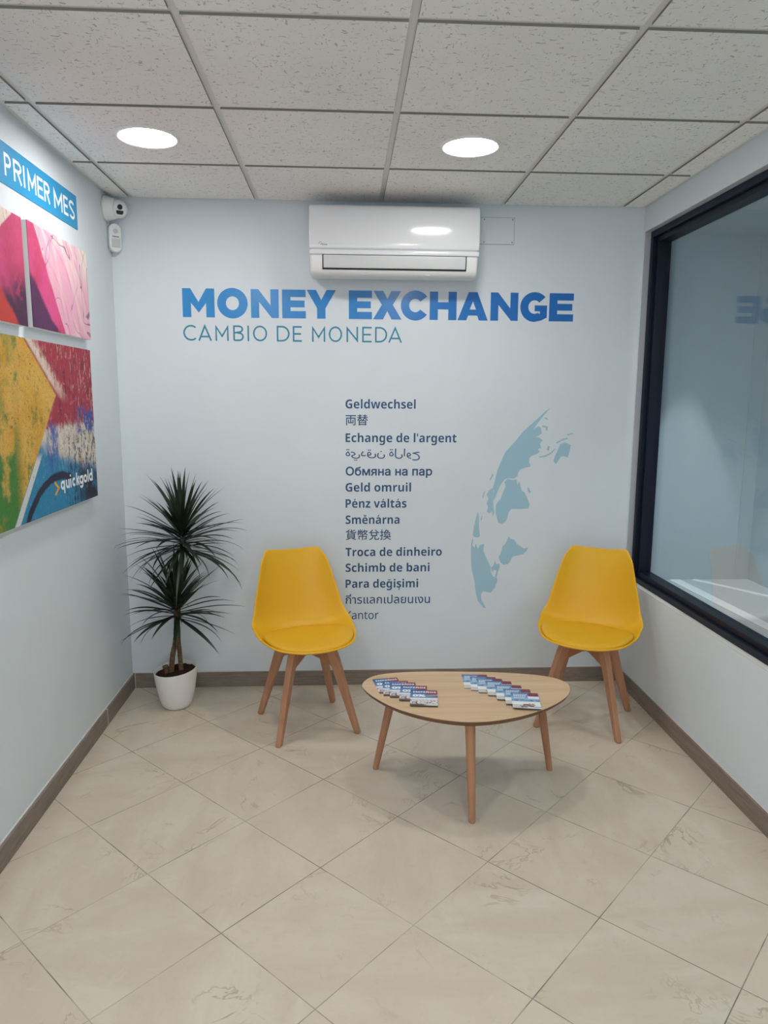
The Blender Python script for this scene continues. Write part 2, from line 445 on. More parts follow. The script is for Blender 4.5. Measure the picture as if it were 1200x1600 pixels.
def pen(ch, w, hw):
    """sans capitals / lower case drawn as strokes, cap height 1 (or x-height 1), width w -> contours"""
    h = hw; S = lambda P, c=False: stroke(P, hw, c); q = []
    if ch == 'C': return S(arc(.5, .5, .5-h, .5-h, 48, 312))
    if ch == 'A': return S([(h*.6, 0), (w/2, 1-h*1.2), (w-h*.6, 0)]) + S([(w*.2, .27), (w*.8, .27)])
    if ch == 'M': return S([(h, 0), (h, 1-h*2.0), (w/2, .3), (w-h, 1-h*2.0), (w-h, 0)])
    if ch == 'N': return S([(h, 0), (h, 1-h*2), (w-h, h*2), (w-h, 1)])
    if ch == 'I': return S([(w/2, 0), (w/2, 1)])
    if ch == 'E': return S([(w, h), (h, h), (h, 1-h), (w, 1-h)]) + S([(h, .5), (w*.92, .5)])
    if ch == 'O': return S(ell(w/2, .5, w/2-h, .5-h), True)
    if ch == 'D': return S([(h, h), (h, 1-h)] + arc(w-.5, .5, .5-h, .5-h, 90, -90), True)
    if ch == 'B': return S([(h, h), (h, 1-h)] + arc(w*.52, .76, w*.48-h*1.6, .24-h, 90, -90) + [(h, .52)]) + S([(w*.4, .52)] + arc(w*.55, .26+h/2, w*.45-h, .26-h/2, 90, -90) + [(h, h)])
    if ch == 'P': return S([(h, 0), (h, 1-h)] + arc(w*.5, .7, w*.5-h, .3-h, 90, -90, 16) + [(h, .4+h)])
    if ch == 'R': return S([(h, 0), (h, 1-h)] + arc(w*.5, .72, w*.5-h, .28-h, 90, -90, 16) + [(h, .44+h)]) + S([(w*.5, .46), (w-h, 0)])
    if ch == 'S': return S(arc(w/2, .745, w/2-h, .255-h, 25, 225, 20) + arc(w/2, .265, w/2-h, .265-h, 45, -155, 20))
    # lower case, x-height 1
    rr = lambda x: S(ell(x+w/2, .5, w/2-h, .5-h), True)
    if ch == 'o': return rr(0)
    if ch == 'q': return rr(0)+S([(w-h, .98), (w-h, -.42)])
    if ch == 'd': return rr(0)+S([(w-h, 0), (w-h, 1.45)])
    if ch == 'g': return rr(0)+S([(w-h, .98), (w-h, 0)]+arc(w/2, 0, w/2-h, .34, 0, -150, 14))
    if ch == 'c': return S(arc(w/2+.05, .5, w/2-h, .5-h, 45, 315))
    if ch == 'u': return S([(h, .98)]+arc(w/2, .45, w/2-h, .45-h, 180, 360, 16)+[(w-h, .98)])+S([(w-h, .5), (w-h, 0)])
    if ch == 'i': return S([(w/2, 0), (w/2, .98)])+S([(w/2, 1.2), (w/2, 1.45)])
    if ch == 'l': return S([(w/2, 0), (w/2, 1.45)])
    if ch == 'k': return S([(h, 0), (h, 1.45)])+S([(h, .38), (w-h*.6, .98)])+S([(w*.42, .62), (w-h*.6, 0)])
def heavy(ch, w):
    """heavy geometric capitals, cap height 1"""
    c = w/2
    if ch == 'M': return [[(0, 0), (0, 1), (.29, 1), (c, .53), (w-.29, 1), (w, 1), (w, 0), (w-.3, 0), (w-.3, .5), (c, .16), (.3, .5), (.3, 0)]]
    if ch == 'O': return [ell(c, .5, c, .53), ell(c, .5, c-.31, .24)]
    if ch == 'N': return [[(0, 0), (0, 1), (.27, 1), (w-.29, .44), (w-.29, 1), (w, 1), (w, 0), (w-.25, 0), (.29, .56), (.29, 0)]]
    if ch == 'E': return [[(0, 0), (0, 1), (w, 1), (w, .745), (.3, .745), (.3, .625), (w*.95, .625), (w*.95, .385), (.3, .385), (.3, .255), (w, .255), (w, 0)]]
    if ch == 'Y': return [[(0, 1), (.335, 1), (c, .65), (w-.335, 1), (w, 1), (c+.15, .36), (c+.15, 0), (c-.15, 0), (c-.15, .36)]]
    if ch == 'X': return [[(0, 1), (.355, 1), (c, .72), (w-.355, 1), (w, 1), (c+.2, .51), (w+.02, 0), (w-.345, 0), (c, .3), (.345, 0), (-.02, 0), (c-.2, .51)]]
    if ch == 'C': return [arc(.53, .5, .53, .53, 37, 323)+arc(.53, .5, .225, .235, 323, 37)]
    if ch == 'H': return [[(0, 0), (0, 1), (.3, 1), (.3, .63), (w-.3, .63), (w-.3, 1), (w, 1), (w, 0), (w-.3, 0), (w-.3, .375), (.3, .375), (.3, 0)]]
    if ch == 'A': return [[(0, 0), (c-.16, 1.0), (c+.16, 1.0), (w, 0), (w-.325, 0), (w-.39, .17), (.39, .17), (.325, 0)], [(c, .68), (c-.115, .385), (c+.115, .385)]]
    if ch == 'G': return [arc(.53, .5, .53, .53, 42, 270, 24)+[(w*.78, .02), (w, .13), (w, .56), (w-.46, .56), (w-.46, .35), (w-.26, .35), (w-.26, .26)]+arc(.53, .5, .23, .24, 300, 42, 20)]

# ================================================================== THE ROOM
T = .14
struct(boxobj('floor', (-T, W+T, YF-T, T, -.1, 0), M_floor))
struct(boxobj('wall_back', (-T, W+T, 0, T, 0, H+.1), M_wall))
struct(boxobj('wall_left', (-T, 0, YF, 0, 0, H+.1), M_wall))
bm = bmesh.new(); FX0, FX1, FZ0, FZ1 = .30, 2.34, .35, 2.25      # unseen glazed shopfront, added behind the camera for fill light
box(bm, -T, W+T, YF-T, YF, 0, FZ0); box(bm, -T, W+T, YF-T, YF, FZ1, H+.1); box(bm, -T, FX0, YF-T, YF, FZ0, FZ1); box(bm, FX1, W+T, YF-T, YF, FZ0, FZ1)
struct(from_bm('wall_front', bm, M_wall))
WZ0, WZ1, WY1, WY0 = .575, 2.365, -.02, -2.75       # window opening in the right wall
bm = bmesh.new()
box(bm, W, W+T, YF, 0, 0, WZ0); box(bm, W, W+T, YF, 0, WZ1, H+.1)
box(bm, W, W+T, WY1, 0, WZ0, WZ1); box(bm, W, W+T, YF, WY0, WZ0, WZ1)
struct(from_bm('wall_right', bm, M_wall))
# suspended ceiling: fibre tiles lying on a grid of bars
gx = [.1107+.6*i for i in range(5)]; gy = [.0613-.6*j for j in range(1, 10)]
bm = bmesh.new(); hb = .012
xs = [.022]+gx+[W-.022]; ys = [-.022]+gy+[YF+.022]
for i in range(len(xs)-1):
    for j in range(len(ys)-1):
        a = .0115 if i else .001; b = .0115 if i < len(xs)-2 else .001
        c = .0115 if j else .001; d = .0115 if j < len(ys)-2 else .001
        if ys[j]-ys[j+1] > .06: box(bm, xs[i]+a, xs[i+1]-b, ys[j+1]+d, ys[j]-c, H, H+.02)
bm.faces.ensure_lookup_table()
for f in bm.faces:
    if abs(f.calc_center_median().z-H-.01) < .001: f.material_index = 1      # raw cut edges of the tiles
o = struct(from_bm('ceiling', bm, [M_tile, M_tile_edge]), 'suspended ceiling of flecked white fibre tiles')
bm = bmesh.new(); box(bm, -T, W+T, YF-T, T, H+.05, H+.1)
from_bm('ceiling_slab', bm, M_void, o)
bm = bmesh.new()
for x in gx: box(bm, x-.014, x+.014, YF+.02, -.02, H+.007, H+.012)
for y in gy: box(bm, .02, W-.02, y-.014, y+.014, H+.0072, H+.0118)
from_bm('grid_bars', bm, M_bar, o)
bm = bmesh.new(); e = .024
box(bm, 0, e, YF, 0, H+.0065, H+.0119); box(bm, W-e, W, YF, 0, H+.0065, H+.0119); box(bm, e, W-e, -e, 0, H+.0065, H+.0119); box(bm, e, W-e, YF, YF+e, H+.0065, H+.0119)
from_bm('edge_angle', bm, M_bar, o)
# skirting
BH, BT = .08, .0135
def skirting(name, dims, caulk, joints=()):
    o = struct(boxobj(name, dims, M_base)); bev(o, .002, 2)
    bm = bmesh.new(); box(bm, *caulk)
    for j in joints: box(bm, *j)
    from_bm('caulk_line', bm, M_caulk, o)
skirting('baseboard_back', (0, W, -BT, 0, 0, BH), (0, W, -.004, 0, BH, BH+.0025), [(BT, BT+.003, -BT-.0006, 0, 0, BH+.001)])
skirting('baseboard_left', (0, BT, YF, -BT, 0, BH), (0, .005, YF, -BT, BH, BH+.004), [(0, BT+.0006, -.462, -.456, 0, BH+.001)])
skirting('baseboard_right', (W-BT, W, YF, -BT, 0, BH), (W-.004, W, YF, -BT, BH, BH+.002))

# ------------------------------------------------------------------ interior window with its display space behind
win = bpy.data.objects.new('window_1', None); col.objects.link(win); win.location = (W, -1.4, WZ0); struct(win, 'fixed internal window in a wide navy frame', 'window')
def wbox(bm, x0, x1, y0, y1, z0, z1): box(bm, x0-W, x1-W, y0+1.4, y1+1.4, z0-WZ0, z1-WZ0)
def ringframe(name, x0, x1, inset, w):
    bm = bmesh.new(); a, b, c, d = WY0+inset, WY1-inset, WZ0+inset, WZ1-inset
    wbox(bm, x0, x1, a, b, c, c+w); wbox(bm, x0, x1, a, b, d-w, d); wbox(bm, x0, x1, a, a+w, c+w, d-w); wbox(bm, x0, x1, b-w, b, c+w, d-w)
    return bev(from_bm(name, bm, M_frame, win), .002, 2)
ringframe('outer_frame', W+.03, W+.125, .001, .03)
ringframe('sash_frame', W+.05, W+.115, .031, .026)
bm = bmesh.new(); wbox(bm, W+.083, W+.089, WY0+.05, WY1-.05, WZ0+.05, WZ1-.05); from_bm('glass', bm, M_glass, win)
bm = bmesh.new(); wbox(bm, W+.0004, W+.031, WY1-.0012, WY1-.0002, WZ0+.001, WZ1-.001); wbox(bm, W+.0004, W+.031, WY0, WY1-.001, WZ1-.0012, WZ1-.0002)
from_bm('reveal_shade_lining', bm, M_reveal_shade, win)  # thin grey sheets painting shade onto the left and top reveals
bm = bmesh.new(); a = .0015       # pale sealant line along the sill edge
wbox(bm, W+.0005, W+.03, WY0, WY1, WZ0, WZ0+.004); from_bm('sill_bead', bm, M_caulk, win)
DX = 3.36
fill_win = bpy.data.objects.new('fill_window', None); col.objects.link(fill_win); fill_win.location = (1.32, YF, FZ0); struct(fill_win, 'unseen shopfront window added behind the camera for fill light', 'window')
bm = bmesh.new(); fx = (FX1-FX0)/2; fz = FZ1-FZ0
box(bm, -fx, fx, -.09, -.03, 0, .05); box(bm, -fx, fx, -.09, -.03, fz-.05, fz)
for a in (-fx, -.025, fx-.05): box(bm, a, a+.05, -.088, -.032, .05, fz-.05)
from_bm('fill_frame', bm, M_frame, fill_win)
bm = bmesh.new(); box(bm, -fx+.04, fx-.04, -.063, -.057, .04, fz-.04); from_bm('glass', bm, M_glass, fill_win)  # glass of the added fill window
struct(boxobj('floor_display', (W+T, DX, -2.9, .05, .50, .555), M_display_floor), 'raised pale floor of the display space')
struct(boxobj('wall_display_back', (W+T, DX+.1, .05, .12, .5, 2.45), M_display))
struct(boxobj('wall_display_side', (DX, DX+.1, -3, .05, .5, 2.45), M_display))
struct(boxobj('wall_display_front', (W+T, DX+.1, -3, -2.9, .5, 2.45), M_display))
struct(boxobj('ceiling_display', (W+T, DX+.1, -3, .12, 2.372, 2.45), M_display))
bm = bmesh.new(); box(bm, 3.283, 3.293, .044, .0495, .556, 2.371); struct(from_bm('trim_1', bm, M_display_floor))
def strip(name, a, b, w):  # thin pale slab standing in for a streak of light on the floor
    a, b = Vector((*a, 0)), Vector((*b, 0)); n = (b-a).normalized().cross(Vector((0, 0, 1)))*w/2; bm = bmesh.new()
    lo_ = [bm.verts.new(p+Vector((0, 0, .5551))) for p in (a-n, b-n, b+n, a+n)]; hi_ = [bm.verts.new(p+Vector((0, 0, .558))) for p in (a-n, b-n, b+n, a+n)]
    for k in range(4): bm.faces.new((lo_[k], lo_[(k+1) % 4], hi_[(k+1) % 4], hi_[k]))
    bm.faces.new(lo_[::-1]); bm.faces.new(hi_); struct(from_bm(name, bm, M_light_streak))
strip('light_streak_1', (2.942, .045), (3.035, -2.2), .062)
strip('light_streak_2', (3.050, .045), (3.345, -.43), .034)
l = bpy.data.lights.new('display_spot', 'SPOT'); l.energy = 46; l.spot_size = math.radians(34); l.spot_blend = .3; l.shadow_soft_size = .02; l.color = (.97, .99, 1)
lo = bpy.data.objects.new('display_spot', l); col.objects.link(lo); lo.location = (2.95, -.21, 2.36)
lo.rotation_euler = (Vector((2.93, -.17, .6))-Vector(lo.location)).to_track_quat('-Z', 'Y').to_euler()
l = bpy.data.lights.new('display_lamp', 'SPOT'); l.energy = 30; l.spot_size = math.radians(112); l.spot_blend = .5; l.shadow_soft_size = .05; l.color = (.97, .99, 1)
lo = bpy.data.objects.new('display_lamp', l); col.objects.link(lo); lo.location = (3.12, -1.15, 2.34)

# ------------------------------------------------------------------ ceiling downlights
def downlight(x, y, label):
    t = thing('ceiling_downlight', label, 'ceiling light', (x, y, H+.0004), 0, 'round ceiling downlights')
    bm = bmesh.new(); lathe(bm, [(.1005, -.001), (.1005, -.006), (.108, -.009), (.114, -.005), (.1155, 0)], 64)
    from_bm('trim_ring', bm, M_ring, t, smooth=True)
    bm = bmesh.new(); lathe(bm, [(.1, -.003), (.1, -.0055)], 64, cap0=True, cap1=True)
    from_bm('diffuser', bm, M_diff, t)
downlight(.41, -.852, 'round lit ceiling downlight on the left, nearest the security camera')
downlight(1.611, -.838, 'round lit ceiling downlight in front of the air conditioner')
for yy, w_ in ((-2.639, 'second'), (-4.439, 'third')):
    downlight(.41, yy, 'round ceiling downlight out of view, left light of the '+w_+' pair')
    downlight(1.611, yy, 'round ceiling downlight out of view, right light of the '+w_+' pair')

# ------------------------------------------------------------------ air conditioner
AX0, AX1 = .968, 1.770
ac = thing('air_conditioner', 'white wall-mounted split air conditioner above the blue lettering', 'air conditioner', (1.369, 0, 2.10))
lx = lambda P: [(y, z-2.10) for y, z in P]; A0, A1 = AX0-1.369, AX1-1.369
bm = bmesh.new()
extrude_profile(bm, lx([(0, 2.41), (0, 2.14), (-.03, 2.115), (-.10, 2.103), (-.155, 2.105), (-.178, 2.118), (-.186, 2.135), (-.196, 2.165), (-.200, 2.20), (-.198, 2.225), (-.19, 2.40), (-.17, 2.41)]), A0+.004, A1-.004)
bev(from_bm('body', bm, M_white_plastic, ac), .012, 4)
bm = bmesh.new()
extrude_profile(bm, lx([(-.06, 2.425), (-.175, 2.425), (-.190, 2.421), (-.200, 2.41), (-.206, 2.39), (-.210, 2.35), (-.2115, 2.31), (-.2115, 2.27), (-.2105, 2.24), (-.208, 2.226), (-.200, 2.222), (-.18, 2.222), (-.18, 2.405), (-.06, 2.412)]), A0, A1)
o = bev(from_bm('front_panel', bm, M_white_gloss, ac), .013, 5)
bm = bmesh.new(); extrude_profile(bm, lx([(-.19, 2.2185), (-.2085, 2.2185), (-.2105, 2.2125), (-.2105, 2.204), (-.208, 2.198), (-.19, 2.198)]), A0+.002, A1-.002)
bev(from_bm('trim_strip', bm, M_white_gloss, ac), .0015, 2)
bm = bmesh.new(); extrude_profile(bm, lx([(-.15, 2.199), (-.2005, 2.199), (-.1965, 2.165), (-.1885, 2.133), (-.15, 2.133)]), 1.029-1.369, 1.711-1.369)
from_bm('air_outlet', bm, M_dark, ac)
bm = bmesh.new(); extrude_profile(bm, lx([(-.192, 2.1965), (-.204, 2.1965), (-.2035, 2.175), (-.199, 2.15), (-.1955, 2.139), (-.184, 2.1405)]), 1.034-1.369, 1.706-1.369)
bev(from_bm('louver_flap', bm, M_grey_plastic, ac), .002, 2)
for cx in (1.23, 1.53): boxobj('clip', (cx-1.369-.012, cx-1.369+.012, -.176, -.165, .012, .016), M_grey_plastic, ac)
L = unite(font_contours('Midea'), .012, .03); L = rescale(L, 1.022-1.369, 1.053-1.369, .0125, .137)
o = link('logo', fill(L, .0004, lambda u, v, d: (u, -.2105-d, v)), M_logo, ac)
L = unite(stroke(arc(.5, .2, .5, .55, 60, 170, 14), .07), 0, .03)
o = link('logo_arc', fill([np.stack([1.014-1.369+c[:, 0]*.017, .137+c[:, 1]*.020], 1) for c in L], .0004, lambda u, v, d: (u, -.2105-d, v)), M_logo, ac)

pl = thing('access_panel', 'flush grey wall cover plate with screws beside the air conditioner', 'cover plate', (1.889, 0, 2.36))
boxobj('seam', (-.15, .0905, -.0015, 0, -.0645, .0645), M_logo, pl)
o = boxobj('plate', (-.15, .089, -.004, 0, -.063, .063), M_wall, pl); bev(o, .001, 2)
for x, z in ((.08, .054), (.08, -.054), (-.062, .054), (-.062, -.054)):
    bm = bmesh.new(); lathe(bm, [(.0035, .004), (.003, .0052), (.0005, .0056)], 12, cap0=True, cap1=True)
    bm.transform(Matrix.Translation((x, 0, z)) @ Matrix.Rotation(PI/2, 4, 'X')); from_bm('screw', bm, M_screw, pl, smooth=True)

# ------------------------------------------------------------------ security camera and motion detector in the corner
sc_cam = thing('security_camera', 'white turret security camera mounted high in the left corner', 'security camera', (0, -.068, 2.415))
bm = bmesh.new(); lathe(bm, [(.058, 0), (.058, .010), (.054, .018), (.047, .044), (.044, .052), (.038, .056)], 48, cap0=True, cap1=True)
bm.transform(Matrix.Rotation(PI/2, 4, 'Y')); from_bm('mount_base', bm, M_white_plastic, sc_cam, smooth=True)
face_dir = Vector((.42, -.86, -.30)).normalized(); q = face_dir.to_track_quat('Z', 'Y').to_matrix().to_4x4()
bc = Vector((.066, -.008, -.004))
bm = bmesh.new(); r = .041
prof = [(r*math.sin(a), -r*math.cos(a)) for a in [k*PI/24 for k in range(1, 18)]]+[(.0285, .0318), (.027, .0325)]
lathe(bm, prof, 48, cap0=True, cap1=True); bm.transform(Matrix.Translation(bc) @ q)
eye = from_bm('eyeball', bm, M_white_plastic, sc_cam, smooth=True)
up = Vector((0, 0, 1)); fx = up.cross(face_dir).normalized(); fu = face_dir.cross(fx)
def onface(m2, name, mm): m2.transform(Matrix.Translation(bc) @ Matrix(((fx.x, fu.x, face_dir.x, 0), (fx.y, fu.y, face_dir.y, 0), (fx.z, fu.z, face_dir.z, 0), (0, 0, 0, 1)))); return from_bm(name, m2, mm, eye)
bm = bmesh.new(); lathe(bm, [(.0118, .0315), (.0118, .0345), (.009, .035), (.0075, .034)], 32, c=(0, .0125), cap0=True, cap1=True); onface(bm, 'lens', M_black)
bm = bmesh.new(); pts = [(-.0160, -.003), (.0160, -.003), (.0160, -.013), (.0115, -.0205), (-.0115, -.0205), (-.0160, -.013)]
a = [bm.verts.new((x, y, .0318)) for x, y in pts]; b = [bm.verts.new((x, y, .0342)) for x, y in pts]
for k in range(6): bm.faces.new((a[k], a[(k+1) % 6], b[(k+1) % 6], b[k]))
bm.faces.new(a[::-1]); bm.faces.new(b); onface(bm, 'infrared_window', M_black)
md = thing('motion_detector', 'small white rounded motion detector below the corner security camera', 'motion sensor', (0, 0, 2.287), math.radians(38))
def capsule(w, h, d0, d1, n=14):
    P = [(w*math.cos(PI*k/n), h-w+w*math.sin(PI*k/n)) for k in range(n+1)]+[(-w*math.cos(PI*k/n), -h+w-w*math.sin(PI*k/n)) for k in range(n+1)]
    bm = bmesh.new(); a = [bm.verts.new((x, -d0, z)) for x, z in P]; b = [bm.verts.new((x, -d1, z)) for x, z in P]; m = len(P)
    for k in range(m): bm.faces.new((a[k], a[(k+1) % m], b[(k+1) % m], b[k]))
    bm.faces.new(a[::-1]); bm.faces.new(b); return bm
o = bev(from_bm('housing', capsule(.030, .066, .036, .062), M_white_plastic, md), .006, 3)
o = from_bm('back_plate', capsule(.027, .060, .018, .040), M_grey_plastic, md)
bm = bmesh.new(); lathe(bm, [(.0115, 0), (.0115, .0022), (.009, .0028), (.008, .0012), (.004, .0012), (.003, .003)], 24, cap0=True, cap1=True)
bm.transform(Matrix.Translation((0, -.061, .030)) @ Matrix.Rotation(PI/2, 4, 'X')); from_bm('sensor_eye', bm, M_grey_plastic, md, smooth=True)
boxobj('slot', (-.0165, .0165, -.0628, -.060, .0035, .0065), M_black, md)
bm = bmesh.new(); boxobj('lens_cover', (-.021, .021, -.0632, -.06, -.045, -.003), M_grey_plastic, md); bm.free()

# ------------------------------------------------------------------ lettering on the back wall
cap = .1385; z0 = 1.9265
letters = [('M', .332, .489), ('O', .502, .652), ('N', .668, .805), ('E', .822, .939), ('Y', .944, 1.089), ('E', 1.154, 1.270), ('X', 1.278, 1.416), ('C', 1.415, 1.549), ('H', 1.561, 1.697), ('A', 1.703, 1.857), ('N', 1.870, 2.011), ('G', 2.022, 2.160), ('E', 2.171, 2.296)]
loops = []
for ch, a, b in letters:
    for c in heavy(ch, (b-a)/cap): c = np.array(c); loops.append(np.stack([a+c[:, 0]*cap, z0+c[:, 1]*cap], 1))
wall_words(loops, .0006, M_vinyl_blue, 'large heavy blue capitals reading MONEY EXCHANGE under the air conditioner', .04)
c2, zb = .0765, 1.8125
small = [('C', .331, .396), ('A', .405, .470), ('M', .489, .554), ('B', .577, .629), ('I', .647, .656), ('O', .675, .745), ('D', .793, .857), ('E', .873, .918), ('M', .969, 1.035), ('O', 1.053, 1.12), ('N', 1.142, 1.200), ('E', 1.221, 1.269), ('D', 1.286, 1.347), ('A', 1.354, 1.421)]
loops = []
for ch, a, b in small:
    for c in unite(pen(ch, (b-a)/c2, .051), 0, .02, .002): loops.append(np.stack([a+c[:, 0]*c2, zb+c[:, 1]*c2], 1))
wall_words(loops, .0006, M_vinyl_teal, 'thin teal capitals reading CAMBIO DE MONEDA', .03)
rows = [('Geldwechsel', 1.136, 1.496, 1.482, 1), ('両替', 1.136, 1.251, 1.397, 0), ("Echange de l'argent", 1.136, 1.711, 1.310, 1), ('حوالة نقدية', 1.136, 1.521, 1.224, 0),
        ('Обмяна на пар', 1.136, 1.587, 1.138, 1), ('Geld omruil', 1.135, 1.477, 1.053, 1), ('Pénz váltás', 1.135, 1.454, .968, 1), ('Směnárna', 1.135, 1.418, .882, 1),
        ('貨幣兌換', 1.135, 1.374, .797, 0), ('Troca de dinheiro', 1.134, 1.645, .709, 1), ('Schimb de bani', 1.134, 1.581, .624, 1), ('Para değişimi', 1.134, 1.521, .537, 1),
        ('กี่ารแลกเปลยนเงน', 1.134, 1.586, .450, 0), ('Kantor', 1.134, 1.310, .364, 0)]
names = ['bold navy word Geldwechsel, topmost of the translations column', 'thin navy pair of Japanese characters under Geldwechsel', "bold navy words Echange de l'argent in the translations column", "thin navy Arabic words under Echange de l'argent",
         'bold navy Cyrillic words under the Arabic line', 'bold navy words Geld omruil in the translations column', 'bold navy words Pénz váltás in the translations column', 'bold navy word Směnárna in the translations column',
         'thin navy row of four Chinese characters under Směnárna', 'bold navy words Troca de dinheiro in the translations column', 'bold navy words Schimb de bani in the translations column', 'bold navy words Para değişimi in the translations column',
         'thin navy Thai words above Kantor', 'thin navy word Kantor beside the left yellow chair, lowest of the column']
for (t, x0, x1, zb, bold), nm in zip(rows, names):
    cjk = t in ('両替', '貨幣兌換')
    if t == 'حوالة نقدية': L = unite([q*[-1, 1] for q in font_contours(t)], .006, .014); L = [l-[0, np.vstack(L)[:, 1].min()] for l in L]; s = .055; zb -= .010
    elif t == 'Kantor': L = unite(sans_contours(t, False), .004, .014); s = .062
    elif bold and t[0] != 'О': L = unite(sans_contours(t), .0, .014); s = .0625
    else: L = unite(font_contours(t), .022 if bold else .008, .014); s = .060 if cjk or bold else .0625
    if cjk: zb += .004
    L = rescale(L, x0, x1, s, zb)
    wall_words(L, .0005, M_vinyl_navy, nm, .0125, 'translations of money exchange on the wall')
MAP = [[(2.196,1.487),(2.179,1.477),(2.158,1.459),(2.13,1.431),(2.099,1.403),(2.057,1.364),(2.03,1.329),(2.002,1.297),(1.968,1.258),(1.951,1.218),(1.938,1.186),(1.926,1.147),(1.915,1.093),(1.909,1.075),(1.917,1.05),(1.903,1.014),(1.914,1.003),(1.925,1.024),(1.945,1.079),(1.958,1.1),(1.972,1.118),(1.987,1.122),(2.019,1.122),(2.037,1.133),(2.04,1.15),(2.05,1.168),(2.075,1.179),(2.107,1.185),(2.096,1.208),(2.098,1.229),(2.112,1.242),(2.137,1.251),(2.151,1.261),(2.14,1.276),(2.158,1.283),(2.15,1.304),(2.163,1.322),(2.148,1.336),(2.127,1.339),(2.158,1.357),(2.154,1.385),(2.139,1.396),(2.114,1.378),(2.131,1.406),(2.158,1.442),(2.176,1.463)],[(1.987,1.118),(1.969,1.104),(1.977,1.079),(1.964,1.05),(1.954,1.017),(1.936,0.995),(1.928,0.977),(1.927,0.941),(1.935,0.912),(1.943,0.886),(1.965,0.877),(1.98,0.89),(1.99,0.908),(1.996,0.941),(2.01,0.959),(2.054,0.959),(2.101,0.961),(2.108,0.984),(2.092,1.021),(2.076,1.05),(2.061,1.057),(2.055,1.086),(2.049,1.107),(2.038,1.086),(2.034,1.117),(2.012,1.113)],[(1.909,1.073),(1.887,1.057),(1.877,1.035),(1.889,1.014),(1.878,0.992),(1.886,0.967),(1.88,0.945),(1.895,0.934),(1.907,0.948),(1.913,0.919),(1.92,0.941),(1.915,0.977),(1.913,1.001),(1.902,1.014),(1.915,1.048)],[(2.093,1.075),(2.101,1.071),(2.112,1.05),(2.105,1.042),(2.095,1.057)],[(2.258,1.301),(2.283,1.311),(2.315,1.297),(2.31,1.265),(2.301,1.23),(2.282,1.24),(2.264,1.237),(2.251,1.215),(2.241,1.197),(2.226,1.212),(2.232,1.237),(2.245,1.265),(2.253,1.287)],[(2.236,1.311),(2.268,1.329),(2.293,1.336),(2.296,1.329),(2.264,1.319),(2.24,1.304)],[(2.145,1.236),(2.181,1.244),(2.209,1.258),(2.23,1.279),(2.234,1.276),(2.213,1.251),(2.181,1.235),(2.152,1.231)],[(2.193,1.293),(2.204,1.29),(2.198,1.265),(2.188,1.272)],[(2.167,1.442),(2.184,1.438),(2.188,1.428),(2.173,1.433)],[(2.159,1.399),(2.189,1.393),(2.186,1.371),(2.179,1.375),(2.179,1.387),(2.159,1.392)],[(2.292,1.354),(2.324,1.361),(2.324,1.356),(2.296,1.347)],[(1.833,0.945),(1.84,0.919),(1.84,0.868),(1.847,0.817),(1.84,0.806),(1.814,0.811),(1.809,0.821),(1.813,0.861),(1.823,0.912)],[(1.808,0.807),(1.811,0.795),(1.808,0.765),(1.819,0.751),(1.826,0.773),(1.838,0.743),(1.848,0.765),(1.871,0.772),(1.867,0.736),(1.879,0.706),(1.898,0.669),(1.91,0.642),(1.911,0.616),(1.923,0.594),(1.945,0.586),(1.949,0.571),(1.936,0.533),(1.914,0.504),(1.873,0.511),(1.861,0.496),(1.864,0.466),(1.891,0.417),(1.876,0.421),(1.845,0.459),(1.833,0.504),(1.824,0.572),(1.808,0.632),(1.802,0.699),(1.801,0.773)],[(1.925,0.653),(1.931,0.683),(1.938,0.661),(1.957,0.664),(1.958,0.638),(1.949,0.616),(1.944,0.589),(1.934,0.592),(1.942,0.623),(1.929,0.631),(1.918,0.616),(1.913,0.643)],[(2.002,0.812),(2.012,0.798),(2.032,0.794),(2.046,0.772),(2.068,0.757),(2.087,0.745),(2.109,0.753),(2.102,0.734),(2.084,0.716),(2.055,0.708),(2.026,0.701),(2.016,0.679),(2.002,0.66),(1.976,0.657),(1.961,0.672),(1.951,0.698),(1.963,0.724),(1.969,0.754),(1.987,0.776)],[(1.906,1.15),(1.91,1.136),(1.893,1.107),(1.891,1.118)],[(1.862,1.05),(1.869,1.057),(1.86,1.017),(1.854,1.021)],[(1.855,0.927),(1.857,0.912),(1.852,0.894),(1.848,0.908)]]
tag(link('world_map_decal', fill([np.array(c) for c in MAP], .0005, on_back), M_vinyl_map), 'pale blue world map decal curving like a globe on the back wall', 'wall decal')

# ------------------------------------------------------------------ left wall: banner and canvases
bn = thing('wall_banner', 'bright blue banner with white PRIMER MES lettering high on the left wall', 'banner', (0, -1.2, 2.30))
boxobj('panel', (0, .003, -1.2, .745, -.068, .068), M_banner, bn)
pm = [('P', -1.117, -1.066), ('R', -1.049, -.985), ('I', -.975, -.957), ('M', -.936, -.866), ('E', -.855, -.804), ('R', -.795, -.741), ('M', -.701, -.618), ('E', -.604, -.557), ('S', -.543, -.486)]
loops = []; c3 = .074
for ch, a, b in pm:
    for c in unite(pen(ch, (b-a)/c3, .075), 0, .02, .002): loops.append(np.stack([a+1.2+c[:, 0]*c3, -.038+c[:, 1]*c3], 1))
link('lettering', fill(loops, .0006, lambda u, v, d: (.003+d, u, v)), M_print_white, bn)

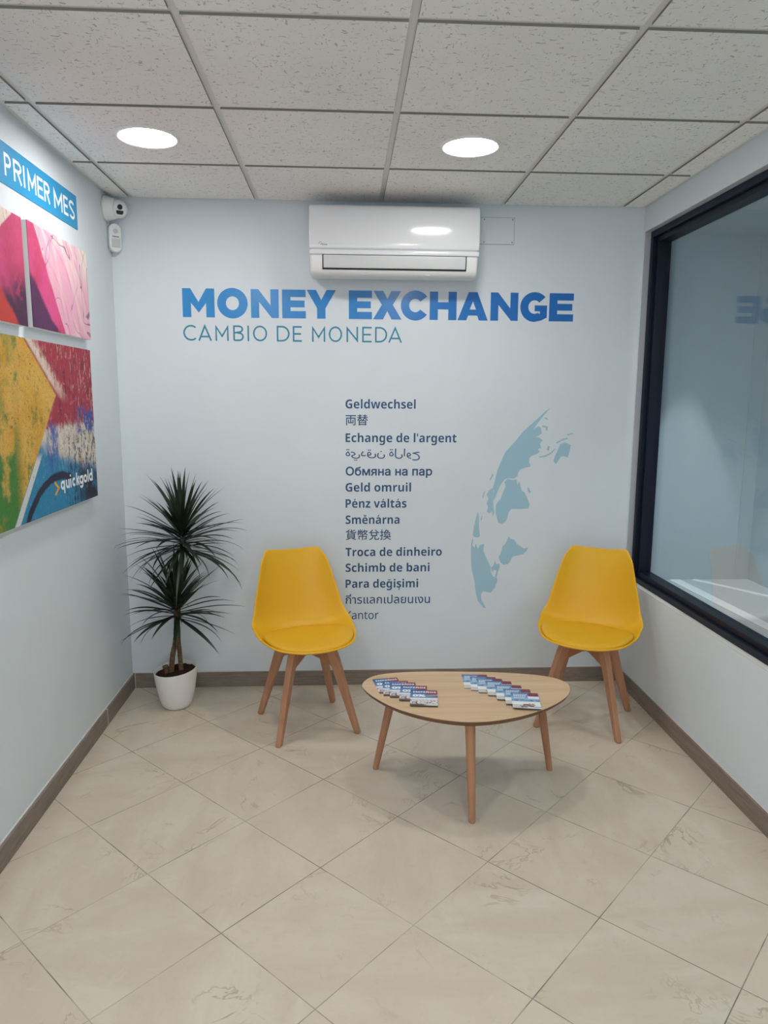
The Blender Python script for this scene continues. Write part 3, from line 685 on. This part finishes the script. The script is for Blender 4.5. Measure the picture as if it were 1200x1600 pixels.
def art_big():
    o, x, s, t = coords('Object')      # s: along the wall (0 = right edge), t: height above the lower edge
    wq = noise(o, 7, 5, .65); w2 = noise(vec(x, s*3.0, t), 24, 5, .7); w3 = noise(vec(x+5.0, s, t*.35), 34, 5, .75)
    s1 = s + (wq-.5)*.10; t1 = t + (w2-.5)*.09 + (wq-.5)*.12
    cream, crim, gold, green, blue, navy = lin(222, 216, 202), lin(168, 52, 70), lin(212, 158, 52), lin(98, 128, 54), lin(48, 134, 176), lin(40, 42, 62)
    c = mixc(w2.step(.42, .62), cream, lin(206, 190, 172))
    up = t1.step(.30, .335)
    c = mixc(up, c, crim)
    c = mixc(up*w3.step(.5, .62), c, lin(120, 36, 58)); c = mixc(up*noise(vec(x+9.0, s*.8, t), 20, 5, .7).step(.56, .66)*.8, c, lin(212, 120, 140))
    c = mixc(up*noise(vec(x+2.0, s, t*.22), 70, 4, .7).step(.57, .63)*(s1.step(-.33, -.12)).max(t1.step(.5, .63)*.6)*.85, c, lin(234, 222, 204))
    mid = t1.step(.27, .3)*(1-t1.step(.36, .40))*s1.step(-.25, -.16); c = mixc(mid*noise(o, 16, 4, .7).step(.42, .55), c, lin(52, 84, 160))
    tp = (s*.60 + t*.80 - .112).step(.0, .02)*(1-(s*.60+t*.80-.112 + (w2-.5)*.14).step(.03, .07))*t.step(.40, .5); c = mixc(tp*.85, c, lin(232, 214, 196))
    low = 1 - (t1 + s1*.22).step(.10, .155); c = mixc(low, c, blue)
    c = mixc(low*w2.step(.56, .7)*.8, c, lin(130, 182, 200)); c = mixc(low*s1.step(-.30, -.1)*wq.step(.40, .6), c, navy)
    rl = s1.step(-.42, -.25)*(1-t1.step(.26, .32)); c = mixc(rl*noise(vec(x, s, t*.6), 38, 5, .8).step(.48, .58)*.9, c, navy)
    bl = (1-((s1+.46)*(s1+.46)*4.0+(t1-.25)*(t1-.25)*1.6).step(.006, .022)); c = mixc(bl*w3.step(.42, .56)*.9, c, lin(56, 94, 170))
    arcd = ((s+.42)*(s+.42)*.9 + (t+.22)*(t+.22)*1.0).sqrt(); c = mixc((1-(arcd+(wq-.5)*.03-.355).abs().step(.010, .020))*(1-s.step(-.32, -.26)), c, navy)
    # golden leaf-like field: right border runs (-.65,.63) -> (-.40,.44) -> (-.62,.21) -> (-.86,.0)
    g1 = 1 - (s*.60 + t*.80 - .112 + (wq-.5)*.02).step(-.006, .006)
    g2 = 1 - (s*.72 - t*.69 + .592 + (wq-.5)*.02).step(-.006, .006)
    g = g1*g2
    gc = mixc(wq.step(.35, .65), gold, lin(224, 178, 86)); gc = mixc(noise(o, 9, 5, .7).step(.54, .66)*.85, gc, green)
    gc = mixc((1-s.step(-.80, -.70))*noise(o, 5, 4, .6).step(.40, .52)*(1-t.step(.25, .45)).max(t.step(.3, .4)*.5), gc, lin(70, 130, 60))
    gc = mixc(noise(vec(x, s+t, t-s*.3), 40, 5, .8).step(.62, .70)*.8, gc, lin(112, 66, 30))
    c = mixc(g, c, gc)
    band = ((s*.72 - t*.69 + .592).step(.0, .004))*(1-(s*.72-t*.69+.592).step(.030, .036))*(1-t.step(.20, .24)); c = mixc(band*.9, c, lin(222, 222, 214))
    sc2 = noise(vec(x+3.0, s*2, t*2), 13, 3, .5, 2.2); c = mixc((1-(sc2-.5).abs().step(.003, .010))*.75, c, lin(40, 30, 40))
    return c
def art_pink(left):
    def f():
        o, x, s, t = coords('Object')
        wq = noise(o, 8, 5, .65); w3 = noise(vec(x, s*2.5+t, t*.5), 22, 5, .7, .6)
        cream, pink, mag, pur = lin(236, 218, 208), lin(226, 166, 188), lin(196, 66, 106), lin(80, 46, 76)
        c = mixc((noise(vec(x, s*1.6+t*1.1, t*.35-s*.2), 7, 4, .55, .8).step(.36, .62)*(1-(s+.12-t*.0).step(-.08, .12)*t.step(.12, .34))), cream, pink) if not left else mixc(w3.step(.5, .7), cream, lin(222, 160, 170))
        c = mixc((1-t.step(.08, .3))*.45, c, pink)
        st = ((s+.62)*(s+.62)*1.0+(t+.02)*(t+.02)*1.5).sqrt()+(wq-.5)*.03; c = mixc((1-((st*9.0).fract()-.5).abs().step(.02, .09))*w3.step(.35, .6)*.4, c, lin(206, 106, 150))
        s9 = noise(vec(x, s, t*.8), 4.5, 2, .45, 1.2); c = mixc((1-(s9-.5).abs().step(.002, .008))*.7, c, lin(96, 50, 92))
        if left:
            k = 1 - (t*.82 - s*.57 - .335 + (wq-.5)*.02).step(-.004, .004)      # below the line from the top right corner
            c = mixc(k, c, mixc(wq.step(.3, .7), mag, lin(214, 82, 132)))
            p = 1 - (t*.9 + s*.45 - .045 + (wq-.5)*.10).step(-.03, .03); p = p*s.step(-.2, -.14); c = mixc(p.max((1-t.step(.10, .22))*s.step(-.16, -.06)*wq.step(.35, .5)), c, pur)
            r = (1-(t*.8+s*.6+.03+(wq-.5)*.05).step(-.01, .01)); c = mixc(r*(1-s.step(-.10, -.05)), c, lin(204, 70, 62))
        else:
            k = 1 - (s*.826 + t*.563 - .013 + .247 + (wq-.5)*.016 - .0).step(-.004, .004)
            c = mixc(k, c, mixc(wq.step(.3, .7), mag, lin(216, 84, 140)))
            p = k*(1 - (s*.62 + t*.78 + .215 + (wq-.5)*.06).step(-.012, .012)); c = mixc(p, c, mixc(wq.step(.4, .6), pur, lin(96, 48, 92)))
        return c
    return f
M_art_big = mat('painted_print_gold', rough=.6, spec=.3, build=art_big)
M_art_l = mat('painted_print_magenta', rough=.6, spec=.3, build=art_pink(True))
M_art_r = mat('painted_print_rose', rough=.6, spec=.3, build=art_pink(False))
def canvas(y0, y1, z0, z1, m, label):
    t = thing('canvas_print', label, 'wall art', (.0012, y1, z0), 0, 'stretched canvas prints on the left wall')
    boxobj('stretcher', (.0, .0275, y0-y1, 0, 0, z1-z0), M_canvas_side, t)
    o = boxobj('printed_face', (.0275, .030, y0-y1, 0, 0, z1-z0), m, t)
    return t
canvas(-1.70, -1.083, 1.773, 2.135, M_art_l, 'small magenta and cream canvas cut by the left edge of the photo')
canvas(-1.038, -.455, 1.777, 2.140, M_art_r, 'small rose and purple canvas nearest the corner, under the banner')
cb = canvas(-2.10, -.476, 1.098, 1.732, M_art_big, 'large gold, crimson and blue canvas with a white logo')
qg = [('q', -.887, -.846, 0), ('u', -.835, -.798, 0), ('i', -.791, -.778, 0), ('c', -.770, -.733, 0), ('k', -.724, -.690, 0), ('g', -.688, -.646, 0), ('o', -.640, -.598, 0), ('l', -.592, -.580, 0), ('d', -.574, -.532, 0)]
loops = []; xh = .036
for ch, a, b, _ in qg:
    for c in unite(pen(ch, (b-a)/xh, .145), 0, .03, .003): loops.append(np.stack([a+.476+c[:, 0]*xh, .0745+c[:, 1]*xh], 1))
link('logo', fill(loops, .0004, lambda u, v, d: (.030+d, u, v)), M_print_white, cb)
c = stroke([(-.944+.476, .112), (-.908+.476, .087), (-.944+.476, .064)], .0055)
link('logo_arrow', fill(c, .0004, lambda u, v, d: (.030+d, u, v)), M_print_orange, cb)

# ------------------------------------------------------------------ chairs
def crom(K, n):
    K = np.array(K, float); out = []
    for i in range(len(K)-1):
        p0, p1, p2, p3 = K[max(i-1, 0)], K[i], K[i+1], K[min(i+2, len(K)-1)]
        for k in range(n):
            t = k/n; out.append(.5*((2*p1)+(p2-p0)*t+(2*p0-5*p1+4*p2-p3)*t*t+(3*p1-p0-3*p2+p3)*t**3))
    out.append(K[-1]); return np.array(out)
# stations: centre y,z | side x,y,z | sweep angle (deg) for the row
ST = [(-.236, .432, .190, -.140, .440, 62), (-.215, .424, .203, -.115, .441, 60), (-.13, .416, .232, -.035, .452, 52), (-.03, .412, .240, .035, .468, 44), (.07, .414, .242, .085, .487, 40), (.142, .432, .224, .125, .524, 44),
      (.186, .488, .209, .146, .590, 50), (.214, .580, .188, .168, .672, 54), (.241, .690, .167, .198, .752, 54), (.261, .768, .152, .230, .803, 48), (.268, .796, .146, .246, .817, 42)]
def shell_bm():
    R = crom(ST, 3); NV = 16; bm = bmesh.new(); g = []
    for cy, cz, sx, sy, sz, th in R:
        th = math.radians(th); row = []
        for k in range(NV+1):
            v = 2*k/NV-1; f = (1-math.cos(v*th))/(1-math.cos(th))
            row.append(bm.verts.new((sx*math.sin(v*th)/math.sin(th), cy+(sy-cy)*f, cz+(sz-cz)*abs(v)**3)))
        g.append(row)
    # round the two top corners
    n = len(g)
    for a, b in zip(g, g[1:]):
        for k in range(NV): bm.faces.new((a[k], a[k+1], b[k+1], b[k]))
    return bm
def make_chair(name, label, loc, rz):
    t = thing(name, label, 'chair', loc, rz, 'yellow shell chairs')
    sh = from_bm('seat_shell', shell_bm(), M_yellow, t, smooth=True)
    for v in sh.data.vertices:            # soften the top corners
        x, y, z = v.co; ax = abs(x)
        if z > .755 and ax > .09:
            q = min(1, (ax-.09)/.055); w = max(0, (z-.755)/.06); v.co.z -= .020*q**2.5*w; v.co.x *= 1-.05*q*w
    s = sh.modifiers.new('solid', 'SOLIDIFY'); s.thickness = .009; s.offset = 0
    s = sh.modifiers.new('sub', 'SUBSURF'); s.levels = 1; s.render_levels = 2
    bm = bmesh.new(); rings = []        # cushion: a domed pad following the seat
    for rr, dz in ((.95, -.012), (1.0, -.002), (.988, .007), (.94, .014), (.75, .021), (.45, .026), (.12, .028)):
        row = []
        for k in range(48):
            a = 2*PI*k/48; x = .212*rr*math.cos(a); y = -.030+(.198 if math.sin(a) < 0 else .165)*rr*math.sin(a)
            base = .4205 + .033*(abs(x)/.21)**3 + .012*max(0, (-y-.1)/.13)**2 + .012*max(0, y/.14)**2
            row.append(bm.verts.new((x, y, base+dz)))
        rings.append(row)
    for a, b in zip(rings, rings[1:]):
        for k in range(48): bm.faces.new((a[k], a[(k+1) % 48], b[(k+1) % 48], b[k]))
    bm.faces.new(rings[0][::-1]); bm.faces.new(rings[-1])
    from_bm('seat_cushion', bm, M_yellow_pad, t, smooth=True)
    for i, ang in enumerate((45, 135, 225, 315)):
        a = math.radians(ang); d = Vector((math.cos(a), math.sin(a), 0)); p = Vector((-d.y, d.x, 0))
        bm = bmesh.new(); rs = []
        for z, r, w1, w2 in ((.405, .118, .025, .0165), (.34, .146, .0235, .016), (.12, .222, .017, .0135), (.006, .2615, .0140, .0125), (0, .2635, .0125, .011)):
            c = d*r; rs.append([bm.verts.new((c + d*w1*sx + p*w2*sy + Vector((0, 0, z)))) for sx, sy in ((1, 1), (-1, 1), (-1, -1), (1, -1))])
        for q, w in zip(rs, rs[1:]):
            for k in range(4): bm.faces.new((q[k], q[(k+1) % 4], w[(k+1) % 4], w[k]))
        bm.faces.new(rs[0]); bm.faces.new(rs[-1][::-1])
        bev(from_bm('leg', bm, M_beech, t), .0055, 3)
    for i, ang in enumerate((45, 135)):
        bm = bmesh.new(); P = [(-.118, .402), (.118, .402), (.150, .290), (.120, .322), (.035, .348), (-.035, .348), (-.120, .322), (-.150, .290)]
        e = .0005*i; hw = .0125
        va = [bm.verts.new((x, -hw, z-e)) for x, z in P]; vb = [bm.verts.new((x, hw, z-e)) for x, z in P]
        for k in range(8): bm.faces.new((va[k], va[(k+1) % 8], vb[(k+1) % 8], vb[k]))
        bm.faces.new(va[::-1]); bm.faces.new(vb)
        bm.transform(Matrix.Rotation(math.radians(ang), 4, 'Z')); bev(from_bm('crossbar', bm, M_beech_bar, t), .002, 2)
    bm = bmesh.new(); box(bm, -.075, .075, -.075, .075, .4005, .410); from_bm('mount_plate', bm, M_black, t)
    return t
make_chair('shell_chair', 'yellow shell chair with wooden legs standing beside the potted plant', (.952, -.470, 0), math.radians(19))
make_chair('shell_chair', 'yellow shell chair with wooden legs in the right corner by the window', (2.287, -.478, 0), math.radians(-28))

# ------------------------------------------------------------------ coffee table
TH = .39
outline = [(1.198, -.956), (1.231, -.884), (1.305, -.844), (1.428, -.829), (1.583, -.833), (1.745, -.846), (1.872, -.867), (1.975, -.902), (2.030, -.955), (2.036, -1.02), (2.0, -1.105), (1.910, -1.198), (1.795, -1.270), (1.68, -1.311), (1.581, -1.321), (1.487, -1.300), (1.388, -1.250), (1.301, -1.174), (1.232, -1.072), (1.203, -1.0)]
tb = thing('coffee_table', 'low rounded-triangle wooden coffee table holding two rows of leaflets', 'coffee table', (1.6, -1.05, 0))
Kp = np.array(outline)-[1.6, -1.05]; Pn = []
n = len(Kp)
for i in range(n):
    p0, p1, p2, p3 = Kp[i-1], Kp[i], Kp[(i+1) % n], Kp[(i+2) % n]
    for k in range(5):
        q = k/5; Pn.append(.5*((2*p1)+(p2-p0)*q+(2*p0-5*p1+4*p2-p3)*q*q+(3*p1-p0-3*p2+p3)*q**3))
Pn = np.array(Pn)
for _ in range(4): Pn = (np.roll(Pn, 1, 0)+Pn*2+np.roll(Pn, -1, 0))/4
cen = Pn.mean(0)
bm = bmesh.new(); rs = []
for sc_, z in ((.955, TH-.020), (.985, TH-.012), (.998, TH-.003), (1.0, TH-.0012), (.997, TH)):
    rs.append([bm.verts.new((*(cen+(p-cen)*sc_), z)) for p in Pn])
for a, b in zip(rs, rs[1:]):
    for k in range(len(Pn)):
        f = bm.faces.new((a[k], a[(k+1) % len(Pn)], b[(k+1) % len(Pn)], b[k])); f.material_index = 1
bm.faces.new(rs[0][::-1]).material_index = 1; bm.faces.new(rs[-1])
from_bm('tabletop', bm, [M_oak, M_oak_edge], tb)
def tleg(foot, top):
    bm = bmesh.new(); f = Vector((foot[0]-1.6, foot[1]+1.05, 0)); q = Vector((top[0]-1.6, top[1]+1.05, TH-.019))
    N = 20; rs = []
    for s_, r in ((0, .0105), (.012, .0125), (.3, .0150), (1, .0195)):
        c = f.lerp(q, s_); rs.append([bm.verts.new((c.x+r*math.cos(2*PI*k/N), c.y+r*math.sin(2*PI*k/N), c.z)) for k in range(N)])
    for a, b in zip(rs, rs[1:]):
        for k in range(N): bm.faces.new((a[k], a[(k+1) % N], b[(k+1) % N], b[k]))
    bm.faces.new(rs[0][::-1]); bm.faces.new(rs[-1]); from_bm('leg', bm, M_beech, tb, smooth=False)
tleg((1.257, -.915), (1.330, -.950)); tleg((1.595, -1.318), (1.588, -1.262)); tleg((1.985, -.957), (1.918, -.985))

# ------------------------------------------------------------------ leaflets (A6) laid out in two overlapping rows
def leaf_a():
    o, x, y, z = coords('Object'); n = noise(o, 60, 3); nb = noise(vec(x, y*.6), 95, 3, .6)
    c = mixc((y-.0).step(.0, .07), lin(84, 138, 182), lin(34, 82, 140))
    red = ((x*.45 + y - .030).step(-.003, .003))*((x+.002).step(0, .02)); c = mixc(red, c, lin(128, 38, 58))
    c = mixc((y - x*.12-.018).step(-.004, 0)*(1-(y - x*.12-.018).step(.006, .010))*x.step(-.01, .03)*.6, c, lin(176, 196, 216))
    ph = 1-y.step(-.012, -.010); sky = mixc(n.step(.3, .7), lin(200, 190, 190), lin(226, 220, 220)); c = mixc(ph, c, sky)
    c = mixc(ph*nb.step(.54, .60)*(1-y.step(-.024, -.018))*(y.step(-.062, -.055)), c, lin(62, 48, 48))
    c = mixc((1-y.step(-.058, -.054)), c, mixc(x.step(-.01, .02), lin(96, 72, 66), lin(196, 206, 196)))
    c = mixc((1-y.step(-.071, -.069)), c, lin(60, 66, 66))
    wb = y.step(-.012, -.011)*(1-y.step(-.002, -.001)); return mixc(wb, c, lin(228, 234, 240))
def leaf_b():
    o, x, y, z = coords('Object'); n = noise(o, 70, 3)
    c = mixc(y.step(.0, .07), lin(150, 186, 214), lin(58, 108, 160))
    c = mixc(x.step(.014, .015)*y.step(.040, .041), c, lin(118, 36, 58))
    c = mixc(x.step(.010, .011)*y.step(.018, .019)*(1-y.step(.040, .041)), c, lin(232, 228, 240))
    c = mixc(y.step(-.006, -.004)*(1-y.step(.006, .009))*n.step(.35, .6), c, lin(60, 92, 128))
    w = 1-y.step(-.012, -.010); c = mixc(w, c, lin(232, 234, 236))
    c = mixc((1-y.step(-.040, -.036))*(1-x.step(-.022, -.015)), c, lin(206, 196, 184))
    h = 1-((x-.006)*(x-.006)*1.2+(y+.046)*(y+.046)*3.0+(n-.5)*.0016-(x-.006)*(y+.046)*1.8).step(.0006, .0009); c = mixc(h, c, mixc(n.step(.4, .6), lin(70, 54, 48), lin(196, 160, 138)))
    c = mixc((1-y.step(-.056, -.055))*x.step(.02, .022)*(y.step(-.061, -.06)), c, lin(40, 104, 140))
    return mixc(1-y.step(-.071, -.069), c, lin(50, 96, 120))
M_lA = mat('leaflet_print_percent', rough=.3, spec=.5, build=leaf_a)
M_lB = mat('leaflet_print_white', rough=.3, spec=.5, build=leaf_b)
def leaflet_mesh(kind):
    bm = bmesh.new(); box(bm, -.0525, .0525, -.074, .074, 0, .0009)
    for f in bm.faces: f.material_index = 0
    me = bpy.data.meshes.new('leaflet'); 
    def addmesh(m2, mi):
        k = bmesh.new(); k.from_mesh(m2); 
        mp = {v: bm.verts.new(v.co) for v in k.verts}
        for f in k.faces:
            try: bm.faces.new([mp[v] for v in f.verts]).material_index = mi
            except ValueError: pass
        k.free(); bpy.data.meshes.remove(m2)
    flat = lambda u, v, d: (u, v, .0009+d)
    if kind == 'a':
        addmesh(fill(rescale(unite(sans_contours('EMPEÑOS'), .01, .03, .006), -.042, .047, .0175, .048), .0001, flat), 1)
        addmesh(fill(rescale(unite(font_contours('0%'), .05, .03, .006), -.044, .006, .029, .010), .0001, flat), 1)
    else:
        q = []
        for yy, x0, x1, hh in ((.052, -.044, .008, .006), (.038, -.044, .004, .0075), (.022, -.044, -.002, .005)):
            x = x0
            rnd = random.Random(int(yy*1e4))
            while x < x1:
                l_ = rnd.uniform(.004, .008); q.append(np.array([(x, yy), (x+l_, yy), (x+l_, yy+hh), (x, yy+hh)])); x += l_+.0016
        addmesh(fill(q, .0001, flat), 1)
    bmesh.ops.recalc_face_normals(bm, faces=bm.faces[:]); bm.to_mesh(me); bm.free()
    me.materials.append(M_lA if kind == 'a' else M_lB); me.materials.append(M_print_white)
    return me
mA, mB = leaflet_mesh('a'), leaflet_mesh('b')
rowA = [(1.306, -.974, 9.4), (1.334, -1.006, -.4), (1.360, -1.026, -2.8), (1.398, -1.062, -7), (1.434, -1.112, -6)]
rowB = [(1.666, -.948, -4), (1.692, -.975, -8), (1.716, -.998, -6), (1.747, -1.030, -6), (1.775, -1.073, -8), (1.800, -1.118, -8), (1.819, -1.158, -9)]
nth = ['first', 'second', 'third', 'fourth', 'fifth', 'sixth', 'seventh']
for rows_, me, what, grp in ((rowA, mA, 'blue and crimson percent leaflet', 'leaflets in the left row on the table'), (rowB, mB, 'white-bottomed blue leaflet', 'leaflets in the right row on the table')):
    for i, (x, y, a) in enumerate(rows_):
        o = bpy.data.objects.new('leaflet', me); col.objects.link(o); o.location = (x, y, TH+.0002+.0011*i); o.rotation_euler = (0, 0, math.radians(a))
        if i == len(rows_)-1: lab = what+', uncovered at the front right end'
        elif i == 0: lab = what+', rearmost, at its row\'s left end'
        else: lab = what+', '+nth[i]+' from its row\'s left end'
        tag(o, lab, 'leaflet', grp)

# ------------------------------------------------------------------ potted dracaena
random.seed(11)
PX, PY = .285, -.245
pt_ = thing('potted_dracaena', 'spiky dark green dracaena in a white pot in the left corner', 'potted plant', (PX, PY, 0))
def rimz(x, y): return .10*x + .06*y
bm = bmesh.new(); N = 64; rings = []
for r, z in ((.050, 0), (.062, .002), (.071, .012), (.082, .045), (.093, .095), (.101, .145), (.1055, .193), (.1055, .197), (.1015, .197), (.0985, .165), (.0945, .14)):
    rings.append([bm.verts.new((r*math.cos(2*PI*k/N), r*math.sin(2*PI*k/N), z+rimz(r*math.cos(2*PI*k/N), r*math.sin(2*PI*k/N))*min(1, (z/.19))**2)) for k in range(N)])
for a, b in zip(rings, rings[1:]):
    for k in range(N): bm.faces.new((a[k], a[(k+1) % N], b[(k+1) % N], b[k]))
bm.faces.new(rings[0][::-1]); from_bm('pot', bm, M_pot, pt_, smooth=True)
bm = bmesh.new(); rings = []
for r, z in ((.0995, .176), (.07, .183), (.035, .185), (.008, .184)):
    rings.append([bm.verts.new((r*math.cos(2*PI*k/N), r*math.sin(2*PI*k/N), z+random.uniform(-.003, .003)+rimz(r*math.cos(2*PI*k/N), r*math.sin(2*PI*k/N)))) for k in range(N)])
for a, b in zip(rings, rings[1:]):
    for k in range(N): bm.faces.new((a[k], a[(k+1) % N], b[(k+1) % N], b[k]))
bm.faces.new(rings[-1]); from_bm('soil', bm, M_soil, pt_, smooth=True)
H1 = Vector((.055, 0, .865)); H2 = Vector((.018, -.02, .52))
def stem(pts, r0, r1):
    bm = bmesh.new(); P = crom(pts, 6); n = len(P); tube(bm, P, [r0+(r1-r0)*i/(n-1)+.0009*(i % 2) for i in range(n)], 12)
    from_bm('stem', bm, M_stem, pt_, smooth=True)
stem([(.028, .005, .155), (.022, .004, .28), (.018, .0, .40), (.034, .0, .60), (.05, 0, .74), H1], .0115, .009)
stem([(-.022, -.008, .155), (-.010, -.010, .26), (.008, -.016, .34), (.016, -.02, .42), H2], .0135, .010)
stem([(-.038, -.012, .155), (-.040, -.014, .19), (-.043, -.016, .218)], .012, .010)
stem([(-.040, -.014, .20), (-.052, -.016, .208), (-.054, -.016, .216)], .007, .006)
def leaf(bm, base, az, el, L, droop, wd):
    d = Vector((math.cos(az)*math.cos(el), math.sin(az)*math.cos(el), math.sin(el)))
    side = Vector((-math.sin(az), math.cos(az), 0)); p = Vector(base); n = 9; rows_ = []
    tw = random.uniform(-.5, .5)
    for i in range(n+1):
        s = i/n
        w = wd*(.55+.45*math.sin(min(1, s*2.6)*PI/2))*(1-max(0, (s-.35)/.65)**1.7)
        up_ = side.cross(d).normalized()*(-1)
        up_ = d.cross(side).normalized()
        sd = (side*math.cos(tw*s)+up_*math.sin(tw*s))
        w = max(w, .0003)
        rows_.append([bm.verts.new(p-sd*w+up_*w*.35), bm.verts.new(p), bm.verts.new(p+sd*w+up_*w*.35)])
        e = el - droop*s*s*1.3
        d = Vector((math.cos(az)*math.cos(e), math.sin(az)*math.cos(e), math.sin(e)))
        q = p+d*(L/n)
        # stay clear of the two walls
        if q.x+PX < .012: q.x = .012-PX+.001*random.random()
        if q.y+PY > -.012: q.y = -.012-PY
        p = q
    for a, b in zip(rows_, rows_[1:]):
        for k in range(2): bm.faces.new((a[k], a[k+1], b[k+1], b[k]))
def head(name_, top, n, zr, Lr, seed, lo, hi):
    random.seed(seed); bm = bmesh.new()
    for i in range(n):
        s = (i+.5)/n; az = i*2.39996+random.uniform(-.25, .25)
        el = math.radians(lo+(hi-lo)*s**1.15+random.uniform(-14, 14))
        base = top+Vector((math.cos(az)*.010, math.sin(az)*.010, zr*(s-.55)))
        L = random.uniform(*Lr)*(1-.22*s)
        reach = math.cos(el)*L
        if math.sin(az) > .2: L *= min(1, (.235/max(.05, math.sin(az)*reach)))if math.sin(az)*reach > .235 else 1
        leaf(bm, base, az, el, L, random.uniform(.2, .8)*(1.1-s*.75), random.uniform(.0078, .0118))
    from_bm('foliage', bm, M_leaf, pt_, smooth=True)
head('upper', H1, 118, .13, (.25, .38), 5, -26, 84)
head('lower', H2, 84, .11, (.24, .36), 9, -12, 84)
